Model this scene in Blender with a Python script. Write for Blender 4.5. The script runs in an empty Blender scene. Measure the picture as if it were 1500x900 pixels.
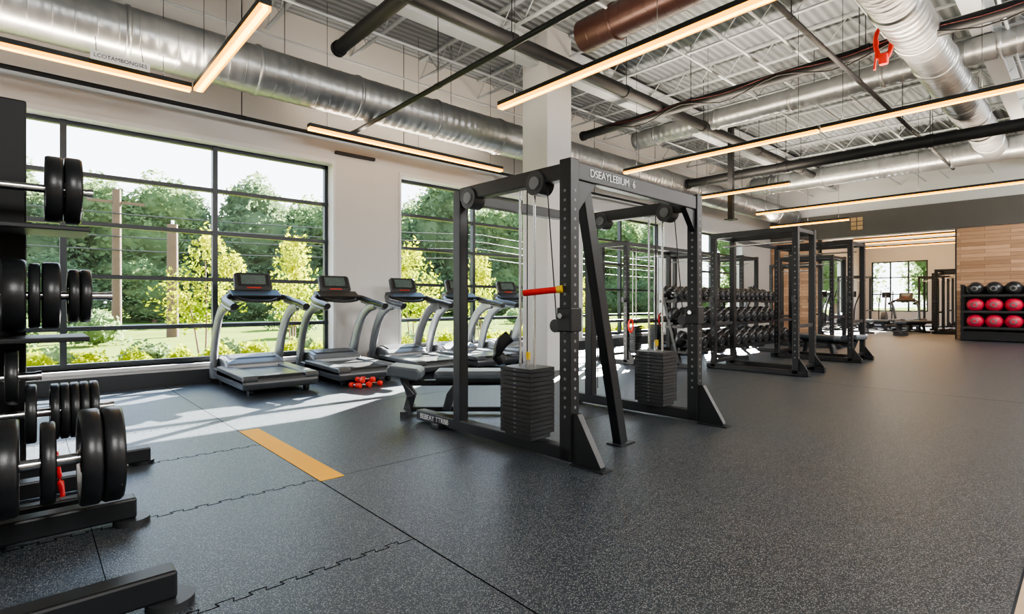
import bpy, bmesh, math, random
from mathutils import Vector, Matrix
random.seed(7)
S=bpy.context.scene; COL=S.collection
PI=math.pi
# ------------------------------------------------------------------ materials
def newmat(name):
    m=bpy.data.materials.new(name); m.use_nodes=True
    return m,m.node_tree.nodes,m.node_tree.links,m.node_tree.nodes['Principled BSDF']
def mat(name,rgb,rough=.5,metal=0,var=.15,scale=8,bump=0,spec=.5,coat=0):
    m,N,L,P=newmat(name)
    tc=N.new('ShaderNodeTexCoord'); nz=N.new('ShaderNodeTexNoise'); nz.inputs['Scale'].default_value=scale
    nz.inputs['Detail'].default_value=4
    L.new(tc.outputs['Object'],nz.inputs['Vector'])
    mx=N.new('ShaderNodeMix'); mx.data_type='RGBA'
    a=[c*(1-var) for c in rgb]+[1]; b=[min(1,c*(1+var)) for c in rgb]+[1]
    mx.inputs[6].default_value=a; mx.inputs[7].default_value=b
    L.new(nz.outputs['Fac'],mx.inputs[0]); L.new(mx.outputs[2],P.inputs['Base Color'])
    P.inputs['Roughness'].default_value=rough; P.inputs['Metallic'].default_value=metal
    P.inputs['Specular IOR Level'].default_value=spec
    P.inputs['Coat Weight'].default_value=coat
    if bump:
        b_=N.new('ShaderNodeBump'); b_.inputs['Strength'].default_value=bump; b_.inputs['Distance'].default_value=.01
        n2=N.new('ShaderNodeTexNoise'); n2.inputs['Scale'].default_value=scale*12
        L.new(tc.outputs['Object'],n2.inputs['Vector']); L.new(n2.outputs['Fac'],b_.inputs['Height']); L.new(b_.outputs['Normal'],P.inputs['Normal'])
    return m
def emis(name,rgb,s):
    m,N,L,P=newmat(name)
    P.inputs['Base Color'].default_value=(*rgb,1); P.inputs['Emission Color'].default_value=(*rgb,1)
    P.inputs['Emission Strength'].default_value=s
    return m
M={}
M['steel']=mat('black_steel',(.011,.012,.014),.42,0,.2,6,0,.45)
M['pipe']=mat('black_pipe',(.009,.0095,.011),.55,0,.2,4,0,.35)
M['steel2']=mat('charcoal_steel',(.03,.031,.034),.42,0,.2,6)
M['rubber']=mat('black_rubber',(.014,.015,.017),.33,0,.3,10,.05,.5)
M['stack']=mat('stack_plates',(.018,.019,.021),.38,0,.2,6,0,.55)
M['chrome']=mat('chrome',(.62,.62,.62),.22,1,.08,6)
M['silver']=mat('silver_paint',(.2,.21,.225),.34,.4,.08,5)
M['deckgrey']=mat('deck_grey',(.08,.087,.095),.36,.2,.08,5)
M['silverd']=mat('grey_plastic',(.04,.044,.05),.34,0,.1,5)
M['pad']=mat('grey_vinyl',(.085,.1,.115),.32,0,.15,8,.05)
M['wall']=mat('wall_paint',(.55,.545,.535),.75,0,.03,1.5,.02)
M['farwall']=mat('far_wall_paint',(.46,.46,.45),.7,0,.05,1.5)
M['white']=mat('white_paint',(.6,.605,.61),.7,0,.04,2)
M['joist']=mat('pale_steel',(.34,.37,.39),.55,.1,.06,2)
M['girder']=mat('girder_paint',(.42,.45,.47),.6,0,.06,2)
M['band']=mat('taupe_band',(.11,.102,.096),.8,0,.1,2)
M['base']=mat('dark_base',(.03,.034,.04),.5,0,.1,3)
M['frame']=mat('window_black',(.012,.018,.024),.4,0,.1,3)
M['red']=mat('red_vinyl',(.62,.02,.02),.38,0,.12,6)
M['redcable']=mat('dark_red_cable',(.1,.006,.006),.5,0,.12,6)
M['redball']=mat('red_ball',(.62,.025,.07),.45,0,.2,5)
M['orange']=mat('red_orange',(.8,.035,.02),.4,0,.1,6)
M['yellow']=mat('yellow_plastic',(.75,.5,.03),.4,0,.1,6)
M['strip']=mat('yellow_floor',(1,.47,.02),.6,0,.08,14,.1,.3)
M['tan']=mat('tan_floor',(.5,.36,.24),.5,0,.15,4)
M['letter']=mat('pale_lettering',(.6,.61,.62),.5)
M['hole']=mat('hole_grey',(.16,.165,.17),.5)
M['bronze']=mat('bronze_duct',(.045,.02,.016),.35,.5,.2,3)
M['bark']=mat('bark',(.14,.09,.065),.9,0,.3,5,.3)
M['polewood']=mat('weathered_pole',(.085,.05,.03),.9,0,.25,4,.2)
M['wire']=mat('wire_black',(.012,.012,.012),.6)
M['concrete']=mat('road_grey',(.26,.26,.27),.95,0,.1,2,0,.1)
M['mulch']=mat('mulch',(.12,.105,.035),.95,0,.4,6,.5,.1)
M['seam']=mat('seam_dark',(.004,.004,.005),.9,spec=.1)
M['seam2']=mat('seam_faint',(.018,.022,.027),.5,spec=.45)
M['sign']=mat('sign_white',(.95,.95,.93),.5)
M['signtan']=mat('sign_tan',(.5,.33,.17),.6)
M['slat']=mat('brown_ceiling',(.22,.15,.1),.6,0,.3,3)
M['led']=emis('warm_led_core',(1,.6,.1),5)
M['ledglow']=emis('warm_led_glow',(1,.38,.0),2.6)  # orange glow around the core, given as an emissive colour
def screen_mat():
    m,N,L,P=newmat('console_screen')
    tc=N.new('ShaderNodeTexCoord')
    sx=N.new('ShaderNodeSeparateXYZ'); cx=N.new('ShaderNodeCombineXYZ'); L.new(tc.outputs['Object'],sx.inputs[0]); L.new(sx.outputs['X'],cx.inputs['X']); L.new(sx.outputs['Z'],cx.inputs['Y'])
    br=N.new('ShaderNodeTexBrick'); br.inputs['Color1'].default_value=(.025,.035,.035,1); br.inputs['Color2'].default_value=(.17,.19,.16,1); br.inputs['Mortar'].default_value=(.04,.055,.05,1)
    br.inputs['Scale'].default_value=34; br.inputs['Mortar Size'].default_value=.1
    L.new(cx.outputs[0],br.inputs['Vector'])
    L.new(br.outputs['Color'],P.inputs['Base Color']); L.new(br.outputs['Color'],P.inputs['Emission Color']); P.inputs['Emission Strength'].default_value=.45
    P.inputs['Roughness'].default_value=.15
    return m
M['screen']=screen_mat()
def floor_mat():
    m,N,L,P=newmat('speckled_rubber_floor')
    tc=N.new('ShaderNodeTexCoord')
    def speck(scale,dist,thr):
        v=N.new('ShaderNodeTexVoronoi'); v.inputs['Scale'].default_value=scale
        L.new(tc.outputs['Object'],v.inputs['Vector'])
        lt=N.new('ShaderNodeMath'); lt.operation='LESS_THAN'; lt.inputs[1].default_value=dist
        L.new(v.outputs['Distance'],lt.inputs[0])
        sp=N.new('ShaderNodeSeparateColor'); L.new(v.outputs['Color'],sp.inputs[0])
        gt=N.new('ShaderNodeMath'); gt.operation='GREATER_THAN'; gt.inputs[1].default_value=thr; L.new(sp.outputs[0],gt.inputs[0])
        mu=N.new('ShaderNodeMath'); mu.operation='MULTIPLY'; L.new(lt.outputs[0],mu.inputs[0]); L.new(gt.outputs[0],mu.inputs[1]); return mu
    a=speck(175,.36,.45); b0=speck(112,.28,.55)
    mxm=N.new('ShaderNodeMath'); mxm.operation='MAXIMUM'; L.new(a.outputs[0],mxm.inputs[0]); L.new(b0.outputs[0],mxm.inputs[1])
    nz=N.new('ShaderNodeTexNoise'); nz.inputs['Scale'].default_value=1.2; nz.inputs['Detail'].default_value=5; L.new(tc.outputs['Object'],nz.inputs['Vector'])
    m1=N.new('ShaderNodeMix'); m1.data_type='RGBA'; m1.inputs[6].default_value=(.015,.021,.029,1); m1.inputs[7].default_value=(.026,.034,.044,1)  # blue tint of the reflected sky mixed into the rubber's base colour
    L.new(nz.outputs['Fac'],m1.inputs[0])
    m2=N.new('ShaderNodeMix'); m2.data_type='RGBA'; m2.inputs[7].default_value=(.23,.235,.235,1)
    L.new(mxm.outputs[0],m2.inputs[0]); L.new(m1.outputs[2],m2.inputs[6]); L.new(m2.outputs[2],P.inputs['Base Color'])
    P.inputs['Roughness'].default_value=.39; P.inputs['Specular IOR Level'].default_value=.58; P.inputs['Specular Tint'].default_value=(.78,.91,1,1)
    b=N.new('ShaderNodeBump'); b.inputs['Strength'].default_value=.5; b.inputs['Distance'].default_value=.004
    n2=N.new('ShaderNodeTexNoise'); n2.inputs['Scale'].default_value=110; L.new(tc.outputs['Object'],n2.inputs['Vector'])
    L.new(n2.outputs['Fac'],b.inputs['Height']); L.new(b.outputs['Normal'],P.inputs['Normal'])
    return m
M['floor']=floor_mat()
def duct_mat():
    m,N,L,P=newmat('galvanised_spiral_duct')
    P.inputs['Metallic'].default_value=.8
    tc=N.new('ShaderNodeTexCoord'); nz=N.new('ShaderNodeTexNoise'); nz.inputs['Scale'].default_value=2.5; nz.inputs['Detail'].default_value=6
    L.new(tc.outputs['Object'],nz.inputs['Vector'])
    c=N.new('ShaderNodeMix'); c.data_type='RGBA'; c.inputs[6].default_value=(.2,.21,.22,1); c.inputs[7].default_value=(.42,.43,.43,1); L.new(nz.outputs['Fac'],c.inputs[0]); L.new(c.outputs[2],P.inputs['Base Color'])
    r=N.new('ShaderNodeMapRange'); r.inputs[3].default_value=.25; r.inputs[4].default_value=.46; L.new(nz.outputs['Fac'],r.inputs[0]); L.new(r.outputs[0],P.inputs['Roughness'])
    w=N.new('ShaderNodeTexWave'); w.inputs['Scale'].default_value=2.2; w.bands_direction='X'; w.inputs['Distortion'].default_value=.15
    L.new(tc.outputs['Object'],w.inputs['Vector'])
    b=N.new('ShaderNodeBump'); b.inputs['Strength'].default_value=.6; b.inputs['Distance'].default_value=.01
    L.new(w.outputs['Fac'],b.inputs['Height']); L.new(b.outputs['Normal'],P.inputs['Normal'])
    return m
M['duct']=duct_mat()
def deck_mat():
    m,N,L,P=newmat('corrugated_deck')
    P.inputs['Roughness'].default_value=.65
    tc=N.new('ShaderNodeTexCoord'); w=N.new('ShaderNodeTexWave'); w.inputs['Scale'].default_value=2.2; w.bands_direction='Y'
    L.new(tc.outputs['Object'],w.inputs['Vector'])
    c=N.new('ShaderNodeMix'); c.data_type='RGBA'; c.inputs[6].default_value=(.14,.155,.17,1); c.inputs[7].default_value=(.24,.265,.285,1); L.new(w.outputs['Fac'],c.inputs[0]); L.new(c.outputs[2],P.inputs['Base Color'])
    b=N.new('ShaderNodeBump'); b.inputs['Strength'].default_value=.8; b.inputs['Distance'].default_value=.03
    L.new(w.outputs['Fac'],b.inputs['Height']); L.new(b.outputs['Normal'],P.inputs['Normal'])
    return m
M['deck']=deck_mat()
def wood_mat():
    m,N,L,P=newmat('wood_planks')
    tc=N.new('ShaderNodeTexCoord')
    sx=N.new('ShaderNodeSeparateXYZ'); cx=N.new('ShaderNodeCombineXYZ'); L.new(tc.outputs['Object'],sx.inputs[0]); L.new(sx.outputs['Y'],cx.inputs['X']); L.new(sx.outputs['Z'],cx.inputs['Y'])
    br=N.new('ShaderNodeTexBrick'); br.inputs['Scale'].default_value=1; br.inputs['Brick Width'].default_value=1.2; br.inputs['Row Height'].default_value=.12
    br.inputs['Color1'].default_value=(.74,.46,.28,1); br.inputs['Color2'].default_value=(.42,.24,.14,1); br.inputs['Mortar'].default_value=(.24,.13,.08,1); br.inputs['Mortar Size'].default_value=.005
    L.new(cx.outputs[0],br.inputs['Vector'])
    nz=N.new('ShaderNodeTexNoise'); nz.inputs['Scale'].default_value=3; mp2=N.new('ShaderNodeMapping'); mp2.inputs['Scale'].default_value=(1,12,1); L.new(cx.outputs[0],mp2.inputs[0]); L.new(mp2.outputs[0],nz.inputs['Vector'])
    mx=N.new('ShaderNodeMix'); mx.data_type='RGBA'; mx.blend_type='MULTIPLY'; mx.inputs[0].default_value=.4
    L.new(br.outputs['Color'],mx.inputs[6]); L.new(nz.outputs['Fac'],mx.inputs[7]); L.new(mx.outputs[2],P.inputs['Base Color'])
    P.inputs['Roughness'].default_value=.55
    return m
M['wood']=wood_mat()
def glass_mat():
    m,N,L,P=newmat('window_glass')
    N.remove(P); out=[n for n in N if n.type=='OUTPUT_MATERIAL'][0]
    t=N.new('ShaderNodeBsdfTransparent'); g=N.new('ShaderNodeBsdfGlossy'); g.inputs['Roughness'].default_value=.35
    mx=N.new('ShaderNodeMixShader'); mx.inputs[0].default_value=.006
    L.new(t.outputs[0],mx.inputs[1]); L.new(g.outputs[0],mx.inputs[2]); L.new(mx.outputs[0],out.inputs[0])
    return m
M['glass']=glass_mat()
def leaf_mat(name,c1,c2,tr=.45,sc=1.3):
    m,N,L,P=newmat(name)
    out=[n for n in N if n.type=='OUTPUT_MATERIAL'][0]; N.remove(P)
    tc=N.new('ShaderNodeTexCoord'); nz=N.new('ShaderNodeTexNoise'); nz.inputs['Scale'].default_value=sc; nz.inputs['Detail'].default_value=6; L.new(tc.outputs['Object'],nz.inputs['Vector'])
    cr=N.new('ShaderNodeValToRGB'); cr.color_ramp.elements[0].position=.35; cr.color_ramp.elements[1].position=.65
    cr.color_ramp.elements[0].color=(*c1,1); cr.color_ramp.elements[1].color=(*c2,1); L.new(nz.outputs['Fac'],cr.inputs[0])
    d=N.new('ShaderNodeBsdfDiffuse'); t=N.new('ShaderNodeBsdfTranslucent'); mx=N.new('ShaderNodeMixShader'); mx.inputs[0].default_value=tr
    L.new(cr.outputs[0],d.inputs[0]); L.new(cr.outputs[0],t.inputs[0]); L.new(d.outputs[0],mx.inputs[1]); L.new(t.outputs[0],mx.inputs[2]); L.new(mx.outputs[0],out.inputs[0])
    return m
M['leafdark']=leaf_mat('leaves_dark',(.1,.145,.075),(.15,.2,.1))
M['leafmid']=leaf_mat('leaves_mid',(.115,.17,.075),(.18,.24,.1))
M['leafyel']=leaf_mat('leaves_yellow_green',(.15,.22,.007),(.34,.34,.01),.5)
M['grass']=mat('lawn',(.095,.125,.03),1,0,.35,1.2,.4,0)
# ------------------------------------------------------------------ mesh builder
class MB:
    def __init__(s): s.v=[]; s.f=[]; s.s=[]
    def add(s,vs,fs,sm=False):
        o=len(s.v); s.v+= [tuple(v) for v in vs]
        for f in fs: s.f.append([i+o for i in f]); s.s.append(sm)
        return s
    def box(s,x0,x1,y0,y1,z0,z1):
        vs=[(x,y,z) for z in (z0,z1) for y in (y0,y1) for x in (x0,x1)]
        return s.add(vs,[(0,2,3,1),(4,5,7,6),(0,1,5,4),(2,6,7,3),(0,4,6,2),(1,3,7,5)])
    def sweep(s,path,a,b=None,n=12,rect=False,up=(0,0,1),sc=None,cap=True):
        b=a if b is None else b
        P=[Vector(p) for p in path]; rings=[]
        for i,p in enumerate(P):
            t=(P[min(i+1,len(P)-1)]-P[max(i-1,0)]).normalized()
            u=Vector(up)
            if abs(t.dot(u))>.98: u=Vector((0,1,0)) if abs(t.y)<.9 else Vector((1,0,0))
            sd=t.cross(u).normalized(); w=sd.cross(t).normalized(); k=sc[i] if sc else 1
            if rect: pts=[p+sd*a*k*x+w*b*k*y for x,y in ((-1,-1),(1,-1),(1,1),(-1,1))]
            else: pts=[p+sd*a*k*math.cos(2*PI*j/n)+w*b*k*math.sin(2*PI*j/n) for j in range(n)]
            rings.append(pts)
        m=len(rings[0]); vs=[q for r in rings for q in r]; fs=[]
        for i in range(len(rings)-1):
            for j in range(m): fs.append((i*m+j,i*m+(j+1)%m,(i+1)*m+(j+1)%m,(i+1)*m+j))
        s.add(vs,fs,not rect)
        if cap:
            s.add(rings[0],[tuple(range(m))[::-1]]); s.add(rings[-1],[tuple(range(m))])
        return s
    def bar(s,p,q,w,h,up=(0,0,1)): return s.sweep([p,q],w/2,h/2,rect=True,up=up)
    def cyl(s,p,q,r,n=16): return s.sweep([p,q],r,n=n)
    def lathe(s,prof,o=(0,0,0),ax='Z',n=28,close=False):
        o=Vector(o); vs=[]
        for r,h in prof:
            for j in range(n):
                c,t=r*math.cos(2*PI*j/n),r*math.sin(2*PI*j/n)
                vs.append(o+Vector({'Z':(c,t,h),'X':(h,c,t),'Y':(t,h,c)}[ax]))
        k=len(prof); fs=[]
        for i in range(k if close else k-1):
            i2=(i+1)%k
            for j in range(n): fs.append((i*n+j,i*n+(j+1)%n,i2*n+(j+1)%n,i2*n+j))
        return s.add(vs,fs,True)
    def prism(s,poly,a,b,ax='X'):
        f={'X':lambda u,v,w:(w,u,v),'Y':lambda u,v,w:(u,w,v),'Z':lambda u,v,w:(u,v,w)}[ax]
        n=len(poly); vs=[f(u,v,a) for u,v in poly]+[f(u,v,b) for u,v in poly]
        return s.add(vs,[tuple(range(n))[::-1],tuple(range(n,2*n))]+[(i,(i+1)%n,n+(i+1)%n,n+i) for i in range(n)])
def obj(name,mb,m,parent=None,bev=0,seg=2,loc=None):
    me=bpy.data.meshes.new(name); me.from_pydata(mb.v,[],mb.f); me.polygons.foreach_set('use_smooth',mb.s); me.update()
    bm=bmesh.new(); bm.from_mesh(me); bmesh.ops.recalc_face_normals(bm,faces=bm.faces); bm.to_mesh(me); bm.free()
    me.materials.append(M[m] if isinstance(m,str) else m)
    o=bpy.data.objects.new(name,me); COL.objects.link(o)
    if parent: o.parent=parent
    if loc: o.location=loc
    if bev:
        b=o.modifiers.new('bevel','BEVEL'); b.width=bev; b.segments=seg; b.limit_method='ANGLE'; b.angle_limit=math.radians(40)
    return o
def tag(o,label,cat,group=None,kind=None):
    o['label']=label; o['category']=cat
    if group: o['group']=group
    if kind: o['kind']=kind
    return o
def thing(name,label,cat,loc=(0,0,0),rz=0,group=None):
    o=bpy.data.objects.new(name,None); COL.objects.link(o); o.location=loc; o.rotation_euler=(0,0,rz); o.empty_display_size=.1
    return tag(o,label,cat,group)
def struct(name,mb,m,parent=None,bev=0):
    o=obj(name,mb,m,parent,bev)
    if not parent: o['kind']='structure'
    return o
def dup(root,loc,rz=None,label=None,group=None,scale=None):
    r=root.copy(); COL.objects.link(r); r.location=loc
    if rz is not None: r.rotation_euler=(0,0,rz)
    if label: r['label']=label
    if group: r['group']=group
    if scale: r.scale=scale if hasattr(scale,'__len__') else (scale,)*3
    for ch in list(root.children):
        c=ch.copy(); COL.objects.link(c); c.parent=r
        for g in list(ch.children):
            d=g.copy(); COL.objects.link(d); d.parent=c
    return r
def spl(pts,k=6):
    P=[Vector(p) for p in pts]; P=[P[0]*2-P[1]]+P+[P[-1]*2-P[-2]]; out=[]
    for i in range(1,len(P)-2):
        for j in range(k):
            t=j/k; a,b,c,d=P[i-1:i+3]
            out.append(.5*((2*b)+(c-a)*t+(2*a-5*b+4*c-d)*t*t+(3*b-a-3*c+d)*t**3))
    out.append(P[-2]); return out
def text(name,s,size,m,parent,loc,rot,ext=.002):
    cu=bpy.data.curves.new(name,'FONT'); cu.body=s; cu.size=size; cu.extrude=ext; cu.align_x='CENTER'; cu.align_y='CENTER'
    t=bpy.data.objects.new(name,cu); COL.objects.link(t); bpy.context.view_layer.update()
    me=bpy.data.meshes.new_from_object(t.evaluated_get(bpy.context.evaluated_depsgraph_get()))
    bpy.data.objects.remove(t); me.materials.clear(); me.materials.append(M[m])
    o=bpy.data.objects.new(name,me); COL.objects.link(o); o.location=loc; o.rotation_euler=rot
    if parent: o.parent=parent
    return o
# ------------------------------------------------------------------ room shell
WY=9.0; XB=22.5; ZC=6.0; YR=-4.0; XL=-4.5
floor=struct('floor',MB().box(XL,XB+12,.225,WY,-.12,0),'floor')
sm=MB(); s2=MB()
def seam(p,q,w=.006,mb=None): (mb or sm).bar((p[0],p[1],.0008),(q[0],q[1],.0008),w,.001)
def jig(y,x0,x1):
    x=x0; pts=[]
    while x<x1-.13:
        pts+= [(x,y),(x+.06,y),(x+.05,y+.028),(x+.12,y+.028),(x+.11,y)]; x+=.125
    pts.append((x1,y))
    for a,b in zip(pts,pts[1:]): seam(a,b,.0035)
for y in (1.13,2.33,3.53,4.73,5.93): jig(y,-.7 if y>3 else -2,1.45)
seam((1.45,.3),(1.45,WY),.006); seam((.25,.3),(.25,WY),.003)
for y in (3.53,5.93): seam((1.45,y),(20,y),.003,s2)
seam((8.75,.3),(8.75,WY),.003,s2)
struct('floor_seams',sm,'seam',floor); struct('faint_seams',s2,'seam2',floor)
struct('floor_side',MB().box(XL,XB+12,YR,.215,-.12,.0),'tan')
st=obj('floor_strip',MB().box(0,.17,0,1.86,.0005,.003),'strip',loc=(1.45,3.5,0)); tag(st,'yellow strip inlaid in the dark rubber floor','floor marking')
wins=[(-1.45,3.95,[.35,2.15]),(5.3,9.15,[7.23]),(10.65,14.5,[12.57]),(16,19.85,[17.9])]
Z0,Z1=.3,3.62
wm=MB(); xs=XL
for a,b,_ in wins:
    wm.box(xs,a,WY,WY+.35,0,ZC); wm.box(a,b,WY,WY+.35,0,Z0); wm.box(a,b,WY,WY+.35,Z1,ZC); xs=b
wm.box(xs,26,WY,WY+.35,0,ZC); wm.box(26,32,WY,WY+.35,3.4,ZC); wm.box(26,32,WY,WY+.35,0,.5); wm.box(32,XB+12,WY,WY+.35,0,ZC)
struct('wall_windows',wm,'wall')
struct('baseboard_windows',MB().box(XL,XB,WY-.03,WY-.001,0,.2),'base')
for i,(a,b,ms) in enumerate(wins):
    f=MB(); yc=WY+.2
    f.box(a,a+.06,yc,yc+.08,Z0,Z1).box(b-.06,b,yc,yc+.08,Z0,Z1).box(a,b,yc,yc+.08,Z0,Z0+.07).box(a,b,yc,yc+.08,Z1-.06,Z1)
    for x in ms: f.box(x-.035,x+.035,yc-.02,yc+.08,Z0,Z1)
    for z in (.84,1.55,2.27,2.93): f.box(a,b,yc-.01,yc+.08,z-.03,z+.03)
    w=struct('window_%d'%(i+1),f,'frame')
    struct('pane',MB().box(a,b,yc+.045,yc+.05,Z0,Z1),'glass',w)
    struct('window_trim',MB().box(a-.04,b+.04,WY-.025,WY-.001,Z1,Z1+.07).box(b,b+.04,WY-.025,WY-.001,Z0,Z1).box(a-.04,a,WY-.025,WY-.001,Z0,Z1),'white',w)
    struct('window_sill',MB().box(a-.05,b+.05,WY-.06,yc,Z0-.05,Z0),'white',w)
OY0,OY1,OZ=3.13,7.18,3.6
wb=MB(); wb.box(XB,XB+.25,YR,OY0,0,ZC).box(XB,XB+.25,OY1,WY,0,ZC).box(XB,XB+.25,OY0,OY1,OZ,ZC)
struct('wall_back',wb,'white')
struct('trim_1',MB().box(XB-.06,XB-.001,YR,WY-.03,3.62,4.5),'band')
struct('trim_2',MB().box(XB-.04,XB-.001,YR,OY0-.02,.0,3.61),'wood')
struct('trim_3',MB().box(XB-.04,XB-.001,OY1+.05,WY-.04,.0,3.61),'wood')
struct('trim_4',MB().box(XB-.05,XB+.27,OY0-.04,OY0+.0,.0,OZ).box(XB-.05,XB+.27,OY1,OY1+.04,.0,OZ),'frame')
struct('wall_right',MB().box(XL,XB+12,YR-.2,YR,0,ZC),'white')
struct('wall_left',MB().box(XL-.2,XL,YR,WY,0,ZC),'white')
struct('ceiling',MB().box(XL,XB+.25,YR,WY+.3,ZC,ZC+.15),'deck')
c=obj('trim_5',MB().box(-.31,.31,-.31,.31,0,ZC),'wall',loc=(6.93,6.68,0),bev=.01); c['kind']='structure'
for i,y in enumerate((6.68,1.2)):
    g=MB()
    for a,b in (((XL,6.6),(7.26,XB)) if i==0 else ((XL,XB),)): g.box(a,b,y-.12,y+.12,5.36,5.4).box(a,b,y-.12,y+.12,5.84,5.88).box(a,b,y-.02,y+.02,5.4,5.84)
    struct('trim_%d'%(6+i),g,'girder')
jt=MB().box(-.04,.04,0,WY-YR,.36,.4); jb=MB().box(-.03,.03,0,WY-YR,0,.025); jw=MB()
n=22; st_=(WY-YR)/n
for k in range(n): 
    y=k*st_; jw.cyl((0,y,.02),(0,y+st_/2,.37),.01,6); jw.cyl((0,y+st_/2,.37),(0,y+st_,.02),.01,6)
def joist(x,first=[None]):
    if first[0] is None:
        t=thing('roof_joist','pale open web steel roof joist spanning the ceiling','joist',(x,YR,5.59),0,'open web roof joists under the ceiling')
        obj('top_chord',jt,'joist',t); obj('bottom_chord',jb,'joist',t); obj('web',jw,'joist',t); first[0]=t; return t
    return dup(first[0],(x,YR,5.59))
x=-1.5
while x<22: joist(x); x+=1.45
cn=None
for y in (8.55,7.4,4.6,3.9,3.3,2.2,.9,.4):
    if cn is None: o=cn=obj('ceiling_conduit',MB().cyl((0,0,0),(XB-XL,0,0),.02,8),'girder',loc=(XL,y,5.3))
    else: o=cn.copy(); COL.objects.link(o); o.location=(XL,y,5.3)
    tag(o,'thin pale conduit running the length of the ceiling','conduit','thin conduits under the joists')
# ------------------------------------------------------------------ ducts and pipes
def duct(a,b,r,label,m='duct',name='air_duct',rings=1.5):
    a=Vector(a); b=Vector(b); L=(b-a).length; d=(b-a).normalized()
    t=thing(name,label,'duct',a,math.atan2(d.y,d.x))
    obj('tube',MB().cyl((0,0,0),(L,0,0),r,40),m,t)
    k=.6
    while k<L-.1:
        obj('collar',MB().lathe([(r,-.03),(r+.02,-.02),(r+.02,.02),(r,.03)],(k,0,0),'X',40),m,t); k+=rings
    rb=MB(); k=.2
    while k<L-.05: rb.lathe([(r,-.007),(r+.005,0),(r,.007)],(k,0,0),'X',40); k+=.2
    obj('spiral_ribs',rb,m,t)
    k=1.0
    while k<L: obj('hanger_rod',MB().cyl((k,0,r-.01),(k,0,ZC-a.z),.006,6),'steel',t); k+=3
    return t
duct((-4.2,8.05,4.5),(22.2,8.05,4.5),.33,'long silver spiral duct running above the windows')
duct((11,7.6,5.15),(11,-2,5.15),.2,'slimmer silver duct crossing the room above the squat racks')
duct((5,1.7,4.96),(17.2,1.7,4.96),.28,'large silver duct at upper right running toward the back wall',rings=1.2)
duct((17.6,7.6,4.95),(17.6,-2,4.95),.28,'silver duct crossing in front of the white back wall')
duct((6.2,5.2,5.2),(6.2,1.2,5.2),.24,'dark bronze duct hanging right of the column top','bronze')
def bpipe(a,b,r,label,name='ceiling_pipe'):
    a=Vector(a); b=Vector(b); d=b-a; t=thing(name,label,'pipe',a)
    obj('tube',MB().cyl((0,0,0),d,r,20),'pipe',t); u=d.normalized()
    obj('end_cap',MB().cyl(-u*.03,u*.05,r*1.15,20),'pipe',t)
    k=2.6
    while k<d.length:
        p=u*k; obj('coupling',MB().cyl(p-u*.06,p+u*.06,r*1.12,20),'pipe',t)
        obj('hanger_rod',MB().cyl(p+Vector((0,0,r*.5)),p+Vector((0,0,ZC-a.z)),.007,6),'steel',t); k+=2.8
    return t
bpipe((19,5.72,5.0),(-3,5.72,5.0),.1,'thick black pipe running diagonally overhead past the column')
bpipe((13.65,7.7,4.5),(13.65,-3,4.5),.12,'thick black beam pipe crossing before the back wall')
bpipe((9.15,7.7,4.9),(9.15,-3,4.9),.09,'black pipe with cables tied along it above the racks')
bpipe((3.45,7.65,5.0),(3.45,-3,5.0),.1,'short capped black pipe end left of the column')
bpipe((4.15,8.66,4.12),(4.15,-3,4.3),.035,'slim black pipe sloping past the left of the column')
bpipe((18,2.55,4.72),(2,2.55,4.72),.035,'slim black pipe above the cable machine at upper right')
bpipe((-3,8.72,4.0),(15,8.72,4.0),.03,'slim black pipe along the wall above the windows')
tag(obj('hanging_post',MB().box(-.06,.06,-.06,.06,0,ZC-3.3).box(-.12,.12,-.12,.12,0,.03),'pipe',loc=(13.3,6.3,3.3)),'vertical black post hanging from the ceiling behind the racks','post')
tag(obj('wall_track',MB().box(0,.75,-.03,.03,-.02,.03),'pipe',loc=(3.98,8.96,3.82)),'short slim black track on the wall between the first two windows','track')
for i,(mm,lab) in enumerate((('redcable','thin dark red cable tied along the black ceiling pipe'),('wire','thin black cable sagging below the black ceiling pipe'))):
    pts=[(9.04,7-.25*k,4.93-.03*i-.03*(1-math.cos(k*.9))*(1+2*i)) for k in range(0,36)]
    tag(obj('ceiling_cable',MB().sweep(pts,.004 if i==0 else .012,n=6),mm),lab,'cable')
rs=thing('hanging_sling','bright red strap sling hanging from a black ceiling pipe','strap',(8.9,2.02,4.6))
pts=spl([(0,0,.5),(0,.08,.42),(0,.095,.24),(0,.05,.06),(0,0,.02),(0,-.06,.06),(0,-.095,.24),(0,-.08,.42),(0,0,.5)],4)
obj('strap',MB().sweep(pts,.03,.018,n=8,up=(1,0,0)),'orange',rs); obj('pouch',MB().box(-.04,.04,-.055,.055,-.06,.1),'orange',rs,.02)
obj('strap_tail',MB().bar((0,.07,.3),(0,.11,-.1),.04,.02),'orange',rs)
obj('hook',MB().cyl((0,0,.48),(0,0,.6),.012,8),'chrome',rs)
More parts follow.
